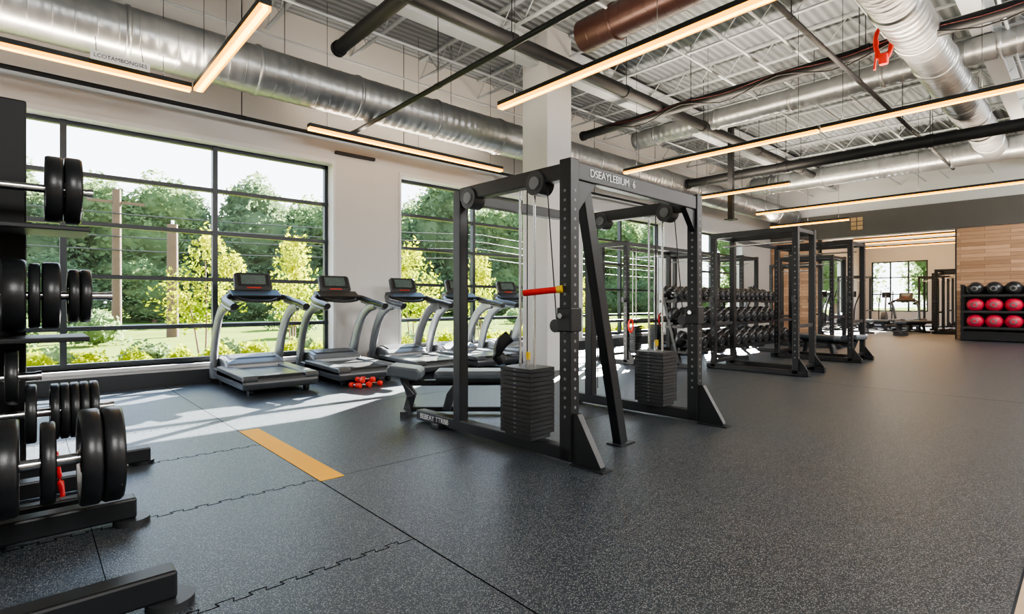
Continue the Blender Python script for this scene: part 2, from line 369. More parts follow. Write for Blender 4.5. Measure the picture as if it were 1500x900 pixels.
# ------------------------------------------------------------------ LED pendants
def led(x,y0,y1,label,ax='Y',wires=True,z=3.9,power=100):
    L=abs(y1-y0); lo=min(y0,y1)
    loc=(x,lo,z) if ax=='Y' else (lo,x,z)
    t=thing('pendant_light',label,'light',loc,0 if ax=='Y' else -PI/2)
    obj('housing',MB().box(-.055,.055,0,L,.045,.1),'steel',t)
    obj('diffuser',MB().box(-.026,.026,.01,L-.01,-.002,.044),'led',t)
    for s in (-1,1): obj('glow_strip',MB().box(*sorted((s*.0265,s*.052)),.005,L-.005,0.002,.044),'ledglow',t)  # strips added to imitate the warm glow beside the diffuser
    if wires:
        for k in (.3,L/2,L-.3): obj('suspension_wire',MB().cyl((0,k,.1),(0,k,ZC-z),.004,6),'wire',t)
    li=bpy.data.lights.new('fill_uplight','AREA'); li.shape='RECTANGLE'; li.size=.08; li.size_y=L*.95; li.energy=power*L/4; li.color=(1,.84,.66)  # fill light added above the pendant, bounced off the ceiling to brighten the room
    lo_=bpy.data.objects.new('fill_uplight',li); COL.objects.link(lo_); lo_.rotation_euler=(PI,0,0)
    lo_.location=(x,lo+L/2,z+.14) if ax=='Y' else (lo+L/2,x,z+.14)
    if ax=='X': lo_.rotation_euler=(PI,0,PI/2)
    return t
led(7.82,-3.0,1.55,'long glowing linear pendant at upper left above the big window',ax='X',power=30)
led(1.62,5.15,7.76,'short glowing linear pendant meeting another at a corner, upper left',power=50)
led(8.3,3.25,7.26,'glowing linear light mounted above the gap between the first two windows',ax='X',power=30)
led(4.9,.6,5.63,'long glowing linear pendant right of the white column, nearest overhead')
led(9.3,2.98,6.7,'glowing linear pendant above the squat racks, left of the joint')
led(9.3,-.9,2.94,'glowing linear pendant at upper right, right of the joint')
led(13.0,4.77,7.1,'short glowing pendant beyond the black beam, above the dumbbells')
led(16.7,-1.0,7.1,'longest glowing pendant in front of the grey band on the back wall')
led(20,5.5,8.0,'small distant glowing pendant near the far window corner')
for x,y,z,e in ((0,-2.8,4.6,165),(5,-3.2,4.6,175),(10,-3,4.6,190),(15.5,-2.6,4.6,180),(20,-2.5,4.6,150)):  # unseen area lamps added out of frame to brighten the equipment fronts
    li=bpy.data.lights.new('fill_lamp','AREA'); li.size=1.6; li.energy=e; li.color=(1,.985,.96)
    o=bpy.data.objects.new('fill_lamp',li); COL.objects.link(o); o.location=(x,y,z); o.rotation_euler=(math.radians(48),0,0)
sg=thing('duct_sign','small white sign with dark lettering hanging under the silver duct','sign',(.8,7.6,3.99))
obj('panel',MB().box(-.28,.28,-.006,.006,-.05,.05),'sign',sg)
for s in (-.22,.22): obj('hanger_wire',MB().cyl((s,.05,.05),(s,.2,.28),.004,6),'wire',sg)
text('lettering','LCOTAMBONGSES',.06,'pipe',sg,(0,-.0085,0),(PI/2,0,0),.001)
pq=thing('wall_plaque','small tan plaque of blocky marks on the grey band above the opening','sign',(XB-.075,5.75,3.85))
for k in range(2):
    for j in range(3): obj('block',MB().box(-.012,.012,-.02+k*.2,.15+k*.2,j*.16,.13+j*.16),'signtan',pq)
# ------------------------------------------------------------------ treadmill
def treadmill():
    t=thing('treadmill','grey treadmill nearest the camera, leftmost in the row by the window','treadmill',(2.47,8.03,0))
    obj('deck_frame',MB().prism([(-.84,.08),(-.88,.16),(-.85,.22),(.5,.26),(.7,.26),(.7,.1)],-.48,.48,'X'),'deckgrey',t,.025)
    obj('belt',MB().box(-.29,.29,-.82,.3,.2,.257),'rubber',t,.012)
    for s in(-1,1):
        obj('foot_rail',MB().prism([(-.85,.16),(-.88,.225),(-.83,.262),(.4,.287),(.4,.16)],s*.39-.09,s*.39+.09,'X'),'deckgrey',t,.015)
        obj('upright',MB().sweep(spl([(s*.44,.7,.1),(s*.455,.66,.35),(s*.465,.52,.7),(s*.47,.32,.98),(s*.47,.08,1.12),(s*.47,-.12,1.15)],5),.045,.1,n=14,sc=[1.25-.5*i/25 for i in range(26)]),'silver',t)
        obj('handrail',MB().sweep(spl([(s*.47,-.45,1.14),(s*.475,-.2,1.185),(s*.46,.05,1.22),(s*.39,.22,1.27),(s*.2,.33,1.31)],5),.05,.046,n=12),'rubber',t)
        obj('rail_accent',MB().sweep(spl([(s*.475,-.4,1.1),(s*.48,-.15,1.135),(s*.47,.06,1.17),(s*.41,.22,1.215)],5),.04,.026,n=10),'silver',t)
        obj('caster',MB().cyl((s*.36-.025,-.72,.05),(s*.36+.025,-.72,.05),.05,18),'rubber',t)
        obj('caster_fork',MB().box(s*.36-.035,s*.36+.035,-.76,-.68,.06,.11),'silverd',t)
        obj('front_foot',MB().cyl((s*.36,.6,0),(s*.36,.6,.11),.035,14),'rubber',t)
    obj('motor_hood',MB().prism([(.2,.2),(.22,.31),(.32,.37),(.5,.41),(.66,.405),(.8,.36),(.87,.22),(.87,.08),(.2,.08)],-.4,.4,'X'),'silver',t,.035,3)
    obj('hood_panel',MB().prism([(.26,.33),(.36,.395),(.53,.428),(.68,.42),(.68,.36),(.26,.28)],-.32,.32,'X'),'silverd',t,.01)
    obj('console_base',MB().prism([(.2,1.22),(.14,1.29),(.3,1.38),(.42,1.38),(.46,1.28),(.36,1.2)],-.34,.34,'X'),'rubber',t,.02)
    c=obj('console_panel',MB().prism([(-.23,.01),(.23,.01),(.265,.05),(.255,.27),(.22,.3),(-.22,.3),(-.255,.27),(-.265,.05)],-.03,.03,'Y'),'silverd',t,.012); c.location=(0,.33,1.35); c.rotation_euler=(math.radians(-22),0,0)
    obj('screen_bezel',MB().box(-.215,.215,-.035,-.029,.085,.275),'steel',c)
    obj('screen',MB().box(-.17,.17,-.04,-.034,.11,.26),'screen',c)
    obj('red_key_strip',MB().box(-.1,.1,-.038,-.029,.05,.062),'orange',c)
    obj('grab_bar',MB().sweep(spl([(-.3,.2,1.27),(-.15,.06,1.22),(.15,.06,1.22),(.3,.2,1.27)],4),.022,n=8),'rubber',t)
    return t
tm=treadmill()
labs=['second treadmill from the left, with red weights on the floor beside it','middle treadmill of the row of five','fourth treadmill from the left, before the second window','farthest treadmill, partly hidden by the white column']
for x,l in zip((3.72,5.0,6.2,7.5),labs): dup(tm,(x,8.03,0),0,l)
# ------------------------------------------------------------------ cable crossover machine
def hex_holes(mb,x,y,z0,z1,step,face):
    z=z0
    while z<z1:
        if face=='-Y': mb.cyl((x,y,z),(x,y-.0015,z),.012,8)
        else: mb.cyl((x,y,z),(x-.0015,y,z),.012,8)
        z+=step
H=2.27; LX=1.95
cm=thing('cable_machine','large black twin tower cable crossover machine in the middle of the gym','gym machine',(3.0,2.66,0),math.radians(1.7))
for k,x0 in enumerate((0,LX)):
    obj('upright',MB().box(x0-.05,x0+.05,-.055,.055,.02,H),'steel',cm,.006)
    obj('upright',MB().box(x0-.05,x0+.05,1.25,1.35,.1,H-.05),'steel',cm,.006)
    hm=MB(); hex_holes(hm,x0,-.056,.35,2.1,.07,'-Y'); hex_holes(hm,x0-.0505,0.0,.35,2.1,.07,'-X'); obj('adjustment_holes',hm,'hole',cm)
    obj('base_rail',MB().box(x0-.05,x0+.05,-.05,1.95 if k==0 else 1.6,.02,.12),'steel',cm,.008)
    obj('front_foot',MB().prism([(-.05,.38),(-.05,.0),(-.31,.0),(-.31,.03),(-.1,.38)],x0-.03,x0+.03,'X').box(x0-.06,x0+.06,-.35,-.05,0,.012),'steel',cm,.004)
    obj('rear_foot',MB().box(x0-.11,x0+.11,1.5,1.62,0,.05),'steel',cm,.008)
    obj('top_beam',MB().box(x0-.05,x0+.05,0.05,1.25,H-.15,H-.03),'steel',cm,.008)
    for yy in (.3,1.12):
        h=obj('pulley_housing',MB().cyl((x0-.065,yy,H-.14),(x0+.065,yy,H-.14),.095,24),'steel2',cm,.006)
        obj('pulley',MB().cyl((x0-.075,yy,H-.14),(x0+.075,yy,H-.14),.05,20),'hole',h)
    yc=.44
    for s in (-.08,.08): obj('guide_rod',MB().cyl((x0,yc+s,.12),(x0,yc+s,H-.15),.011,10),'chrome',cm)
    ws=obj('weight_stack',MB().box(x0-.11,x0+.11,yc-.15,yc+.15,.12,.16),'steel2',cm,.004)
    p0=None
    for q in range(15):
        mb=MB().box(x0-.14,x0+.14,yc-.17,yc+.17,.16,.192)
        if p0 is None: p=p0=obj('weight_plate',mb,'stack',ws,.002,1)
        else: p=p0.copy(); COL.objects.link(p); p.parent=ws; p.location=(0,0,.035*q)
    nm=MB()
    for q in range(15): nm.box(x0-.143,x0-.1405,yc-.012,yc+.012,.171+.035*q,.182+.035*q)
    obj('weight_number_labels',nm,'hole',cm)
    obj('selector_rod',MB().cyl((x0,yc,.6),(x0,yc,.78),.02,12),'chrome',cm)
    for pp in (((x0,yc,.78),(x0,yc,H-.15)),((x0,.22,H-.2),(x0,.12,1.0)),((x0,1.2,.2),(x0,1.2,H-.15))): obj('cable',MB().cyl(*pp,.005,6),'wire',cm)
    obj('cable_stop',MB().cyl((x0,yc-.01,.74),(x0,yc-.01,.8),.02,12),'yellow',cm)
    ca=obj('pulley_carriage',MB().box(x0-.065,x0+.065,-.07,.07,.98,1.16),'steel',cm,.01)
    obj('carriage_wheel',MB().cyl((x0-.03,.12,1.02),(x0+.03,.12,1.02),.05,20),'steel2',ca)
    obj('lock_pin',MB().cyl((x0-.06,0,1.1),(x0-.11,0,1.1),.02,12),'chrome',ca)
hd=obj('cable_handle',MB().sweep(spl([(-.02,.62,.92),(-.07,.67,.86),(-.07,.72,.77),(-.03,.69,.7)],5),.035,.055,n=10),'rubber',cm)
obj('clip',MB().cyl((-.02,.62,.9),(-.02,.6,.97),.012,8),'chrome',hd)
obj('red_roller',MB().cyl((-.055,.06,1.295),(-.16,.32,1.27),.025,14),'red',cm)
obj('roller_end',MB().cyl((-.05,.02,1.3),(-.055,.07,1.295),.028,14),'yellow',cm)
cb=obj('cross_beam',MB().box(.045,LX-.045,-.045,.045,H-.15,H-.015),'steel',cm,.008)
obj('beam_bracket',MB().prism([(.04,H-.14),(.3,H-.14),(.04,H-.42)],-.03,.03,'Y'),'steel',cm,.004)
obj('beam_bracket',MB().prism([(LX-.04,H-.14),(LX-.25,H-.14),(LX-.04,H-.38)],-.03,.03,'Y'),'steel',cm,.004)
text('lettering','DSEAYLEBIUM  6',.085,'letter',cb,(.5,-.048,H-.08),(PI/2,0,0))
obj('rear_cross_beam',MB().box(.045,LX-.045,1.26,1.34,H-.16,H-.06),'steel',cm,.008)
obj('brace_leg',MB().bar((.16,.02,H-.1),(.72,.04,.01),.1,.085,(0,1,0)),'steel',cm,.006)
obj('brace_foot',MB().box(.62,.84,-.03,.11,0,.012),'steel',cm,.003)
text('lettering','BEBEAY TTRBB',.07,'letter',cm,(-.0525,1.65,.07),(PI/2,0,-PI/2))
# ------------------------------------------------------------------ bench
def bench():
    t=thing('weight_bench','grey padded weight bench standing behind the near cable tower','bench',(3.48,4.6,0),math.radians(-42))
    obj('seat_pad',MB().prism([(-.8,.43),(-.8,.51),(-.76,.535),(-.48,.5),(-.44,.47),(-.44,.39),(-.48,.37)],-.17,.17,'Y'),'pad',t,.025,3)
    obj('back_pad',MB().box(-.3,.74,-.17,.17,.38,.475),'pad',t,.035,3)
    obj('pad_underside',MB().box(-.28,.72,-.15,.15,.36,.39),'steel',t)
    obj('spine',MB().bar((-.62,0,.33),(.6,0,.34),.06,.06),'steel',t,.006)
    obj('leg',MB().sweep([(-.64,0,.4),(-.56,0,.2),(-.6,0,.04)],.055,.045,rect=True),'silverd',t,.012)
    obj('leg',MB().sweep([(-.02,0,.36),(-.14,0,.2),(-.18,0,.04)],.055,.045,rect=True),'silverd',t,.012)
    obj('leg',MB().sweep([(.5,0,.36),(.56,0,.05)],.04,.03,rect=True),'steel',t,.006)
    obj('base_rail',MB().bar((-.6,0,.05),(.58,0,.05),.06,.05),'steel',t,.006)
    obj('foot_bar',MB().bar((-.6,-.22,.03),(-.6,.22,.03),.08,.06),'silverd',t,.01)
    obj('foot_bar',MB().bar((.56,-.22,.03),(.56,.22,.03),.07,.06),'steel',t,.01)
    return t
bn=bench()
# ------------------------------------------------------------------ power racks
def rack(label,loc,DX,DY,H=2.35,n='power_rack',cat='rack',extra=True):
    t=thing(n,label,cat,loc)
    for x in (0,DX):
        for y in (0,DY):
            obj('upright',MB().box(x-.045,x+.045,y-.045,y+.045,.03,H),'steel',t,.005)
        obj('base_rail',MB().box(x-.045,x+.045,-.2,DY+.12,0.005,.09),'steel',t,.006)
        obj('top_beam',MB().box(x-.045,x+.045,-.045,DY+.045,H,H+.09),'steel',t,.005)
        obj('foot_plate',MB().prism([(-.04,.3),(-.04,.09),(-.19,.09)],x-.012,x+.012,'X'),'steel',t)
    for y in (0,DY):
        obj('side_beam',MB().box(0.04,DX-.04,y-.035,y+.035,H,H+.07),'steel',t,.005)
        obj('base_cross',MB().box(.04,DX-.04,y-.035,y+.035,.1,.16),'steel',t,.005)
        if extra: obj('safety_bar',MB().box(-.06,DX+.06,y-.025 ,y+.025,.78,.84),'steel2',t,.005)
    obj('pull_up_bar',MB().cyl((DX*.5,0,H-.12),(DX*.5,DY,H-.12),.018,12),'chrome',t)
    hm=MB()
    for x in (0,DX): hex_holes(hm,x,-.046,.3,2.2,.1,'-Y')
    for y in (0,DY): hex_holes(hm,-.046,y,.3,2.2,.1,'-X')
    obj('adjustment_holes',hm,'hole',t)
    if extra:
        for y in (0.0,DY): obj('hook',MB().box(-.12,-.04,y-.03,y+.03,1.2,1.24).box(-.13,-.11,y-.03,y+.03,1.2,1.3),'steel2',t,.003)
    return t
ra=rack('black power rack nearest the camera, right of the cable machine',(9.25,3.3,0),.75,1.4)
obj('bridge_beam',MB().box(.8,2.78,1.37,1.43,2.35,2.42),'steel',ra,.005)
rack('black power rack farther back, right of the dumbbells',(12.1,3.3,0),.8,1.4)
rc=rack('long black rig behind the far cable tower, left of the dumbbells',(8.6,6.15,0),2.5,.6,2.3,'training_rig','rack')
for x in (.7,1.5):
    for s in (-.06,.06): obj('guide_rod',MB().cyl((x+s,.3,.1),(x+s,.3,2.3),.012,8),'chrome',rc)
    ws=MB()
    for q in range(14): ws.box(x-.12,x+.12,.2,.4,.16+.04*q,.193+.04*q)
    obj('weight_stack',ws,'stack',rc,.003)
rack('black half rack at the back near the wooden wall panel',(15.5,4.65,0),1.0,1.3)
rack('far black rack close to the back opening',(18.3,6.1,0),.9,1.2)
rack('black rack standing directly behind the middle of the dumbbells',(11.9,6.4,0),.9,1.2)
rack('black rack behind the right end of the dumbbells',(13.9,6.3,0),.9,1.2)
for k,(x,y,z,m,l) in enumerate(((8.56,6.08,.75,'orange','looped red resistance band hanging on the rig post, lower one'),(9.6,6.08,.85,'red','dark red resistance band hanging on the long rig, farther one'))):
    pts=[(.0+.07*math.cos(a)*1.0,-.06,.12*math.sin(a)) for a in [2*PI*i/20 for i in range(21)]]
    tag(obj('resistance_band',MB().sweep(pts,.02,.014,n=8,up=(0,1,0)),m,loc=(x,y,z)),l,'band')
# ------------------------------------------------------------------ dumbbells
dr=thing('dumbbell_rack','long three tier black dumbbell rack between the power racks','rack',(8.8,5.25,0))
RL=4.6
tiers=[(.34,-.2),(.8,-.06),(1.27,.06)]
for x in (.05,RL/2,RL-.05):
    obj('post',MB().bar((x,-.1,.05),(x,.24,1.36),.06,.08,(1,0,0)),'steel',dr,.005)
    obj('foot',MB().box(x-.04,x+.04,-.36,.4,0,.08),'steel',dr,.006)
    for z,y in tiers: obj('bracket',MB().box(x-.03,x+.03,y-.12,y+.25,z-.08,z-.03),'steel',dr,.004)
for z,y in tiers:
    obj('shelf_rail',MB().box(0,RL,y-.13,y-.05,z-.07,z+.005),'steel',dr,.004)
    obj('shelf_rail',MB().box(0,RL,y+.07,y+.12,z-.02,z+.03),'steel',dr,.004)
M['dbell']=mat('dumbbell_rubber',(.022,.023,.026),.3,0,.2,6,0,.6)
M['dring']=mat('dumbbell_end_cap',(.07,.072,.075),.35,.3,.1,6)
def dumbbell(r,loc,label,group,m='dbell'):
    t=thing('dumbbell',label,'dumbbell',loc,0,group)
    for s in (-1,1):
        obj('head',MB().lathe([(0,-.05),(r*.55,-.05),(r*.6,-.06),(r*.8,-.06),(r,-.035),(r,.038),(r*.75,.06),(0,.06)],(0,s*(.065+.055),0),'Y',18),m,t)
    obj('handle',MB().cyl((0,-.07,0),(0,.07,0),.016,10),'chrome',t)
    obj('end_cap',MB().lathe([(0,-.004),(r*.44,-.004),(r*.46,0.004)],(0,-.171,0),'Y',18),'dring' if m=='dbell' else m,t)
    return t
for (z,y),r,sp,nm in zip(tiers,(.155,.14,.105),(.345,.315,.235),('bottom','middle','top')):
    x=8.8+r*.8; f=None
    while x<8.8+RL-r*.6:
        loc=(x,5.25+y,z+.01+r*.92)
        if f is None: f=dumbbell(r,loc,'black round-head dumbbell on the %s tier of the long rack'%nm,'dumbbells on the %s tier'%nm); f.rotation_euler=(math.radians(14),0,0)
        else: dup(f,loc).rotation_euler=(math.radians(14),0,0)
        x+=sp
f=None
for (x,y,z,a) in ((3.4,7.0,.036,.3),(3.5,6.97,.036,1.3),(3.6,6.98,.036,-.4),(3.7,7.0,.036,.9),(3.46,6.98,.105,0),(3.58,6.98,.105,.7)):
    if f is None: f=dumbbell(.036,(x,y,z),'small red dumbbell in the pile on the floor by the second treadmill','red dumbbells on the floor','orange'); f.rotation_euler=(0,0,a); f.scale=(.85,.6,1)
    else: dup(f,(x,y,z),a)
# ------------------------------------------------------------------ ball rack
br=thing('ball_rack','black three shelf rack holding exercise balls against the wood wall','rack',(21.85,2.85,0))
for y in (0,-1.95):
    for x in (-.2,.25): obj('post',MB().box(x-.03,x+.03,y-.03,y+.03,0,1.75),'steel',br,.004)
for z in (.4,.9,1.4):
    obj('shelf',MB().box(-.22,.27,-1.95,0,z-.04,z),'steel',br,.004)
    obj('shelf_lip',MB().box(-.24,-.2,-1.95,0,z-.02,z+.04),'steel2',br,.004)
obj('kick_panel',MB().box(-.2,.25,-1.95,0,.03,.3),'steel',br)
obj('back_panel',MB().box(.26,.28,-1.95,0,.3,1.7),'steel',br)
def ball(loc,label,group,m):
    t=thing('exercise_ball',label,'ball',loc,0,group); r=.215
    pf=[(r*math.cos(a),r*math.sin(a)) for a in [-PI/2+PI*i/14 for i in range(15)]]; pf[0]=(0,-r); pf[-1]=(0,r)
    obj('shell',MB().lathe(pf,n=24),m,t)
    obj('logo_ring',MB().lathe([(.05,-.003),(.085,-.003),(.085,.006),(.05,.006)],(-r*.96,0,0),'X',16),'hole',t)
    return t
for z,m,cn_,g in ((.4,'redball','red exercise ball on the lower shelf of the ball rack','red balls on the lower shelf'),(.9,'redball','red exercise ball on the middle shelf of the ball rack','red balls on the middle shelf'),(1.4,'dbell','black exercise ball on the top shelf of the ball rack','black balls on the top shelf')):
    f=None
    for y in (2.55,2.11,1.67,1.23):
        loc=(21.8,y,z+.216)
        if f is None: f=ball(loc,cn_,g,m)
        else: dup(f,loc)
# ------------------------------------------------------------------ plate racks, left foreground
def plate(r,th,loc,label,group=None):
    t=thing('weight_plate',label,'weight plate',loc,0,group); h=th/2
    pf=[(.028,-h*.8),(r*.3,-h*.8),(r*.34,-h*.5),(r*.74,-h*.5),(r*.8,-h*.95),(r*.96,-h),(r,-h*.7),(r,h*.7),(r*.96,h),(r*.8,h*.95),(r*.74,h*.5),(r*.34,h*.5),(r*.3,h*.8),(.028,h*.8)]
    obj('disc',MB().lathe(pf,(0,0,0),'X',56,close=True),'rubber',t)
    obj('hub_ring',MB().lathe([(.0265,-h*.86),(.05,-h*.86),(.05,h*.86),(.0265,h*.86)],(0,0,0),'X',20,close=True),'chrome',t)
    return t
r1=thing('plate_rack','tall black weight storage rack at the left edge by the window','rack',(0,4.8,0))
obj('upright',MB().box(-.34,-.005,-.08,.1,.1,2.52),'pipe',r1,.01)
obj('upright',MB().box(-1.5,-1.3,-.08,.1,.1,2.52),'pipe',r1,.01)
obj('base_rail',MB().box(-1.6,.68,-.06,.06,.02,.12),'steel',r1,.01)
obj('base_rail',MB().box(-1.6,.3,-.5,-.38,.02,.12),'steel',r1,.01)
obj('foot_pad',MB().cyl((.63,0,0),(.63,0,.025),.08,20),'rubber',r1)
obj('foot_pad',MB().cyl((-.25,0,0),(-.25,0,.1),.08,20),'rubber',r1)
for z in (1.67,.985): obj('shelf_arm',MB().box(-.4,.29,-.55,-.08,z-.03,z),'steel',r1,.006)
def pegb(x0,x1,z,nm='peg',rr=.026):
    p=obj(nm,MB().cyl((x0,-.4,z),(x1,-.4,z),rr,18),'chrome',r1)
    obj('bracket',MB().box(-.3,-.2,-.44,-.08,z-.035,z+.035),'steel',r1,.005)
    obj('end_collar',MB().cyl((x1-.02,-.4,z),(x1+.005,-.4,z),rr*1.15,18),'chrome',p)
pegb(-.6,.31,1.905); pegb(-1.2,.41,1.24); pegb(-.5,.06,.745); pegb(-.5,.42,.515)
PL=[(.205,.085,.12,1.905,'large black plate on the top peg, inner of the pair'),(.21,.085,.212,1.905,'large black plate on the top peg, outer of the pair'),
(.22,.11,-.06,1.24,'thick black plate at the left edge, middle peg'),(.2,.055,.03,1.24,'thin black plate on the middle peg, second from the left edge'),(.21,.085,.108,1.24,'black plate in the middle of the middle peg'),(.17,.055,.215,1.24,'smaller black plate, inner of the end pair on the middle peg'),(.17,.055,.274,1.24,'smaller black plate at the outer end of the middle peg'),
(.165,.06,-.07,.745,'small black plate on the third peg at the left edge'),
(.18,.055,.015,.515,'lone black plate on the lowest peg of the tall rack, left of the group')]
for r,th,x,z,l in PL: plate(r,th,(x,4.4,z),l)
f=None
for k in range(5):
    loc=(.125+k*.048,4.4,.515)
    if f is None: f=plate(.175,.044,loc,'small black plate in the tight group of five on the lowest peg','five plates on the lowest peg')
    else: dup(f,loc)
r2=thing('low_plate_rack','low black plate rack with round foot pads in the left foreground','rack',(0,3.0,0))
for y in (.56,-.5):
    obj('foot_beam',MB().box(-1.3,.44,y-.055,y+.055,.03,.14),'steel',r2,.012)
    obj('foot_pad',MB().cyl((.42,y-.02,0),(.42,y-.02,.03),.085,24),'steel2',r2)
    obj('upright',MB().box(-.55,-.4,y-.055,y+.055,.14,1.0),'steel',r2,.01)
obj('inner_beam',MB().box(-1.2,.4,.72,.8,.06,.14),'steel',r2,.01)
obj('cross_bar',MB().box(-.53,-.42,-.45,.51,.4,.5),'steel',r2,.01)
obj('peg',MB().cyl((-.45,.3,.45),(.33,.3,.45),.026,18),'chrome',r2)
for r,th,x,l in ((.22,.095,-.075,'large black plate at the left edge of the near low peg'),(.19,.055,.07,'medium black plate in the middle of the near low peg'),(.23,.08,.222,'largest black plate, inner of the pair at the end of the near peg'),(.23,.08,.308,'largest black plate at the outer end of the near peg')):
    plate(r,th,(x,3.3,.45),l)
tag(obj('resistance_band',MB().sweep(spl([(0,0,.3),(.02,.02,.15),(.03,-.01,.02),(-.03,.02,.02),(-.02,0,.18),(0,0,.3)],5),.012,.022,n=8),'red',loc=(.12,4.1,.02)),'red resistance band behind the near weight plates','band')
# ------------------------------------------------------------------ elliptical
def elliptical(loc,rz,label):
    t=thing('elliptical_trainer',label,'exercise machine',loc,rz)
    obj('base_frame',MB().box(-.05,.05,-.9,.8,.04,.1).box(-.3,.3,-.9,-.82,.0,.07).box(-.3,.3,.72,.8,0,.07),'steel',t,.008)
    obj('flywheel_cover',MB().cyl((-.09,.45,.42),(.09,.45,.42),.32,28),'silverd',t,.02)
    obj('mast',MB().sweep(spl([(0,.35,.5),(0,.22,1.0),(0,.1,1.5)],4),.04,n=10),'silver',t)
    obj('console',MB().box(-.17,.17,.03,.1,1.42,1.68),'steel',t,.02)
    for s in (-1,1):
        obj('moving_arm',MB().sweep(spl([(s*.26,.25,.35),(s*.27,.2,1.0),(s*.26,0,1.45),(s*.24,-.1,1.72)],4),.026,n=8),'steel',t)
        obj('pedal_arm',MB().bar((s*.22,.45,.35),(s*.22,-.7,.25),.05,.05),'silverd',t,.005)
        obj('pedal',MB().box(s*.22-.08,s*.22+.08,-.45,-.1,.33,.37),'rubber',t,.01)
    return t
el=elliptical((16.4,7.1,0),.6,'dark elliptical trainer by the wooden panel behind the racks')
dup(el,(25.0,7.8,0),1.2,'elliptical trainer seen through the wide opening, at its left')
dup(el,(26.9,8.1,0),.8,'second elliptical trainer beyond the opening, under the side window')
dup(el,(30.9,6.9,0),1.6,'farthest elliptical trainer in the room beyond the opening')
dup(el,(26.9,7.2,0),1.0,'elliptical trainer standing between the benches and the far window')
# ------------------------------------------------------------------ room beyond
XE=XB+12
WA,WB=5.9,8.4
fw=MB().box(XE,XE+.2,YR,WA,0,4.9).box(XE,XE+.2,WB,WY,0,4.9).box(XE,XE+.2,WA,WB,0,.7).box(XE,XE+.2,WA,WB,3.4,4.9)
struct('wall_far',fw,'farwall')
def win(nm,f,panel):
    w=struct(nm,f,'frame'); struct('pane',panel,'glass',w)
f=MB()
for y in (WA,WA+.8,WA+1.6,WB-.07): f.box(XE+.05,XE+.12,y,y+.07,.7,3.4)
for z in (.7,1.6,2.5,3.34): f.box(XE+.05,XE+.12,WA,WB,z,z+.06)
win('window_5',f,MB().box(XE+.08,XE+.085,WA,WB,.7,3.4))
f=MB()
for x in (26,27.5,29,30.5,31.93): f.box(x,x+.07,WY+.1,WY+.17,.5,3.4)
for z in (.5,1.4,2.3,3.34): f.box(26,32,WY+.1,WY+.17,z,z+.06)
win('window_6',f,MB().box(26,32,WY+.13,WY+.135,.5,3.4))
struct('ceiling_far',MB().box(XB+.25,XE+.2,YR,WY+.3,4.7,4.85),'slat')
struct('wall_partition',MB().box(XB+.26,XE,1.6,1.75,0,4.7),'farwall')
for k,x in enumerate((24.5,26.5,28.5,30.5,33)):
    led(x,3.0,8.5,'glowing light row %s in the room beyond the opening'%('nearest the opening','second from the opening','third from the opening','fourth from the opening','farthest from the opening')[k],z=4.05,wires=False,power=170)
dup(bn,(24.3,6.2,0),.5,'weight bench inside the room beyond, left of the opening')
dup(bn,(13.0,4.0,0),1.2,'weight bench standing inside the farther power rack')
dup(bn,(26.0,6.0,0),1.5,'weight bench in the middle of the room beyond')
dup(bn,(23.9,4.9,0),.2,'weight bench in the room beyond, nearest the opening right side')
dup(bn,(25.7,4.9,0),-.6,'weight bench turned aslant in the room beyond the opening')
dup(bn,(27.6,5.4,0),.9,'weight bench farthest back in the room beyond the opening')
dup(tm,(29.4,5.9,0),-PI/2,'treadmill in the room beyond the opening, centre')
rack('black cable rack in the room beyond the opening',(28.5,3.6,0),1.0,1.1)
rack('tall black rack at the right side of the opening, room beyond',(25.4,3.2,0),1.4,.9)
rack('black rack at the far end of the room beyond',(31.9,4.7,0),1.2,1.1)
rack('black rack at the left side of the room beyond, near the side window',(28.6,7.3,0),1.2,1.0)
# ------------------------------------------------------------------ outdoors
GZ=-.1
og=MB().box(-60,160,WY+.36,140,GZ-.1,GZ).box(XE+.3,160,-60,WY+.36,GZ-.1,GZ); tag(obj('lawn',og,'grass'),'green lawn outside the windows','lawn',kind='structure')
tag(obj('planting_bed',MB().box(-6,40,WY+.37,12.4,GZ,GZ+.06),'mulch'),'planting bed of mulch right outside the windows','planting bed',kind='structure')
tag(obj('road',MB().box(-60,160,32,37,GZ,GZ+.02),'concrete'),'pale road beyond the lawn','road',kind='structure')
def leaves(mb,n,c,R,size,rnd,shell=.55):
    for _ in range(n):
        while 1:
            p=Vector((rnd.uniform(-1,1),rnd.uniform(-1,1),rnd.uniform(-1,1)))
            if shell<p.length<1: break
        k=1+.22*math.sin(5*p.x+3*p.z)+.2*math.sin(7*p.y-4*p.z)
        p=Vector((c[0]+p.x*R[0]*k,c[1]+p.y*R[1]*k,c[2]+p.z*R[2]*k))
        a=Vector((rnd.gauss(0,1),rnd.gauss(0,1),rnd.gauss(0,1))).normalized(); b=a.cross(Vector((rnd.gauss(0,1),rnd.gauss(0,1),rnd.gauss(0,1)))).normalized()
        s=size*rnd.uniform(.5,1.3)
        mb.add([p-a*s,p+b*s*.5,p+a*s,p-b*s*.5],[(0,1,2,3)])
def core(mb,c,R,n=12):
    pf=[(max(0,math.cos(a)),math.sin(a)) for a in [-PI/2+PI*i/8 for i in range(9)]]
    vs=[]
    for r,h in pf:
        for j in range(n):
            q=2*PI*j/n; k=.72+.1*math.sin(3*q+5*h)
            vs.append((c[0]+R[0]*r*math.cos(q)*k,c[1]+R[1]*r*math.sin(q)*k,c[2]+R[2]*h*k))
    fs=[(i*n+j,i*n+(j+1)%n,(i+1)*n+(j+1)%n,(i+1)*n+j) for i in range(8) for j in range(n)]
    mb.add(vs,fs,True)
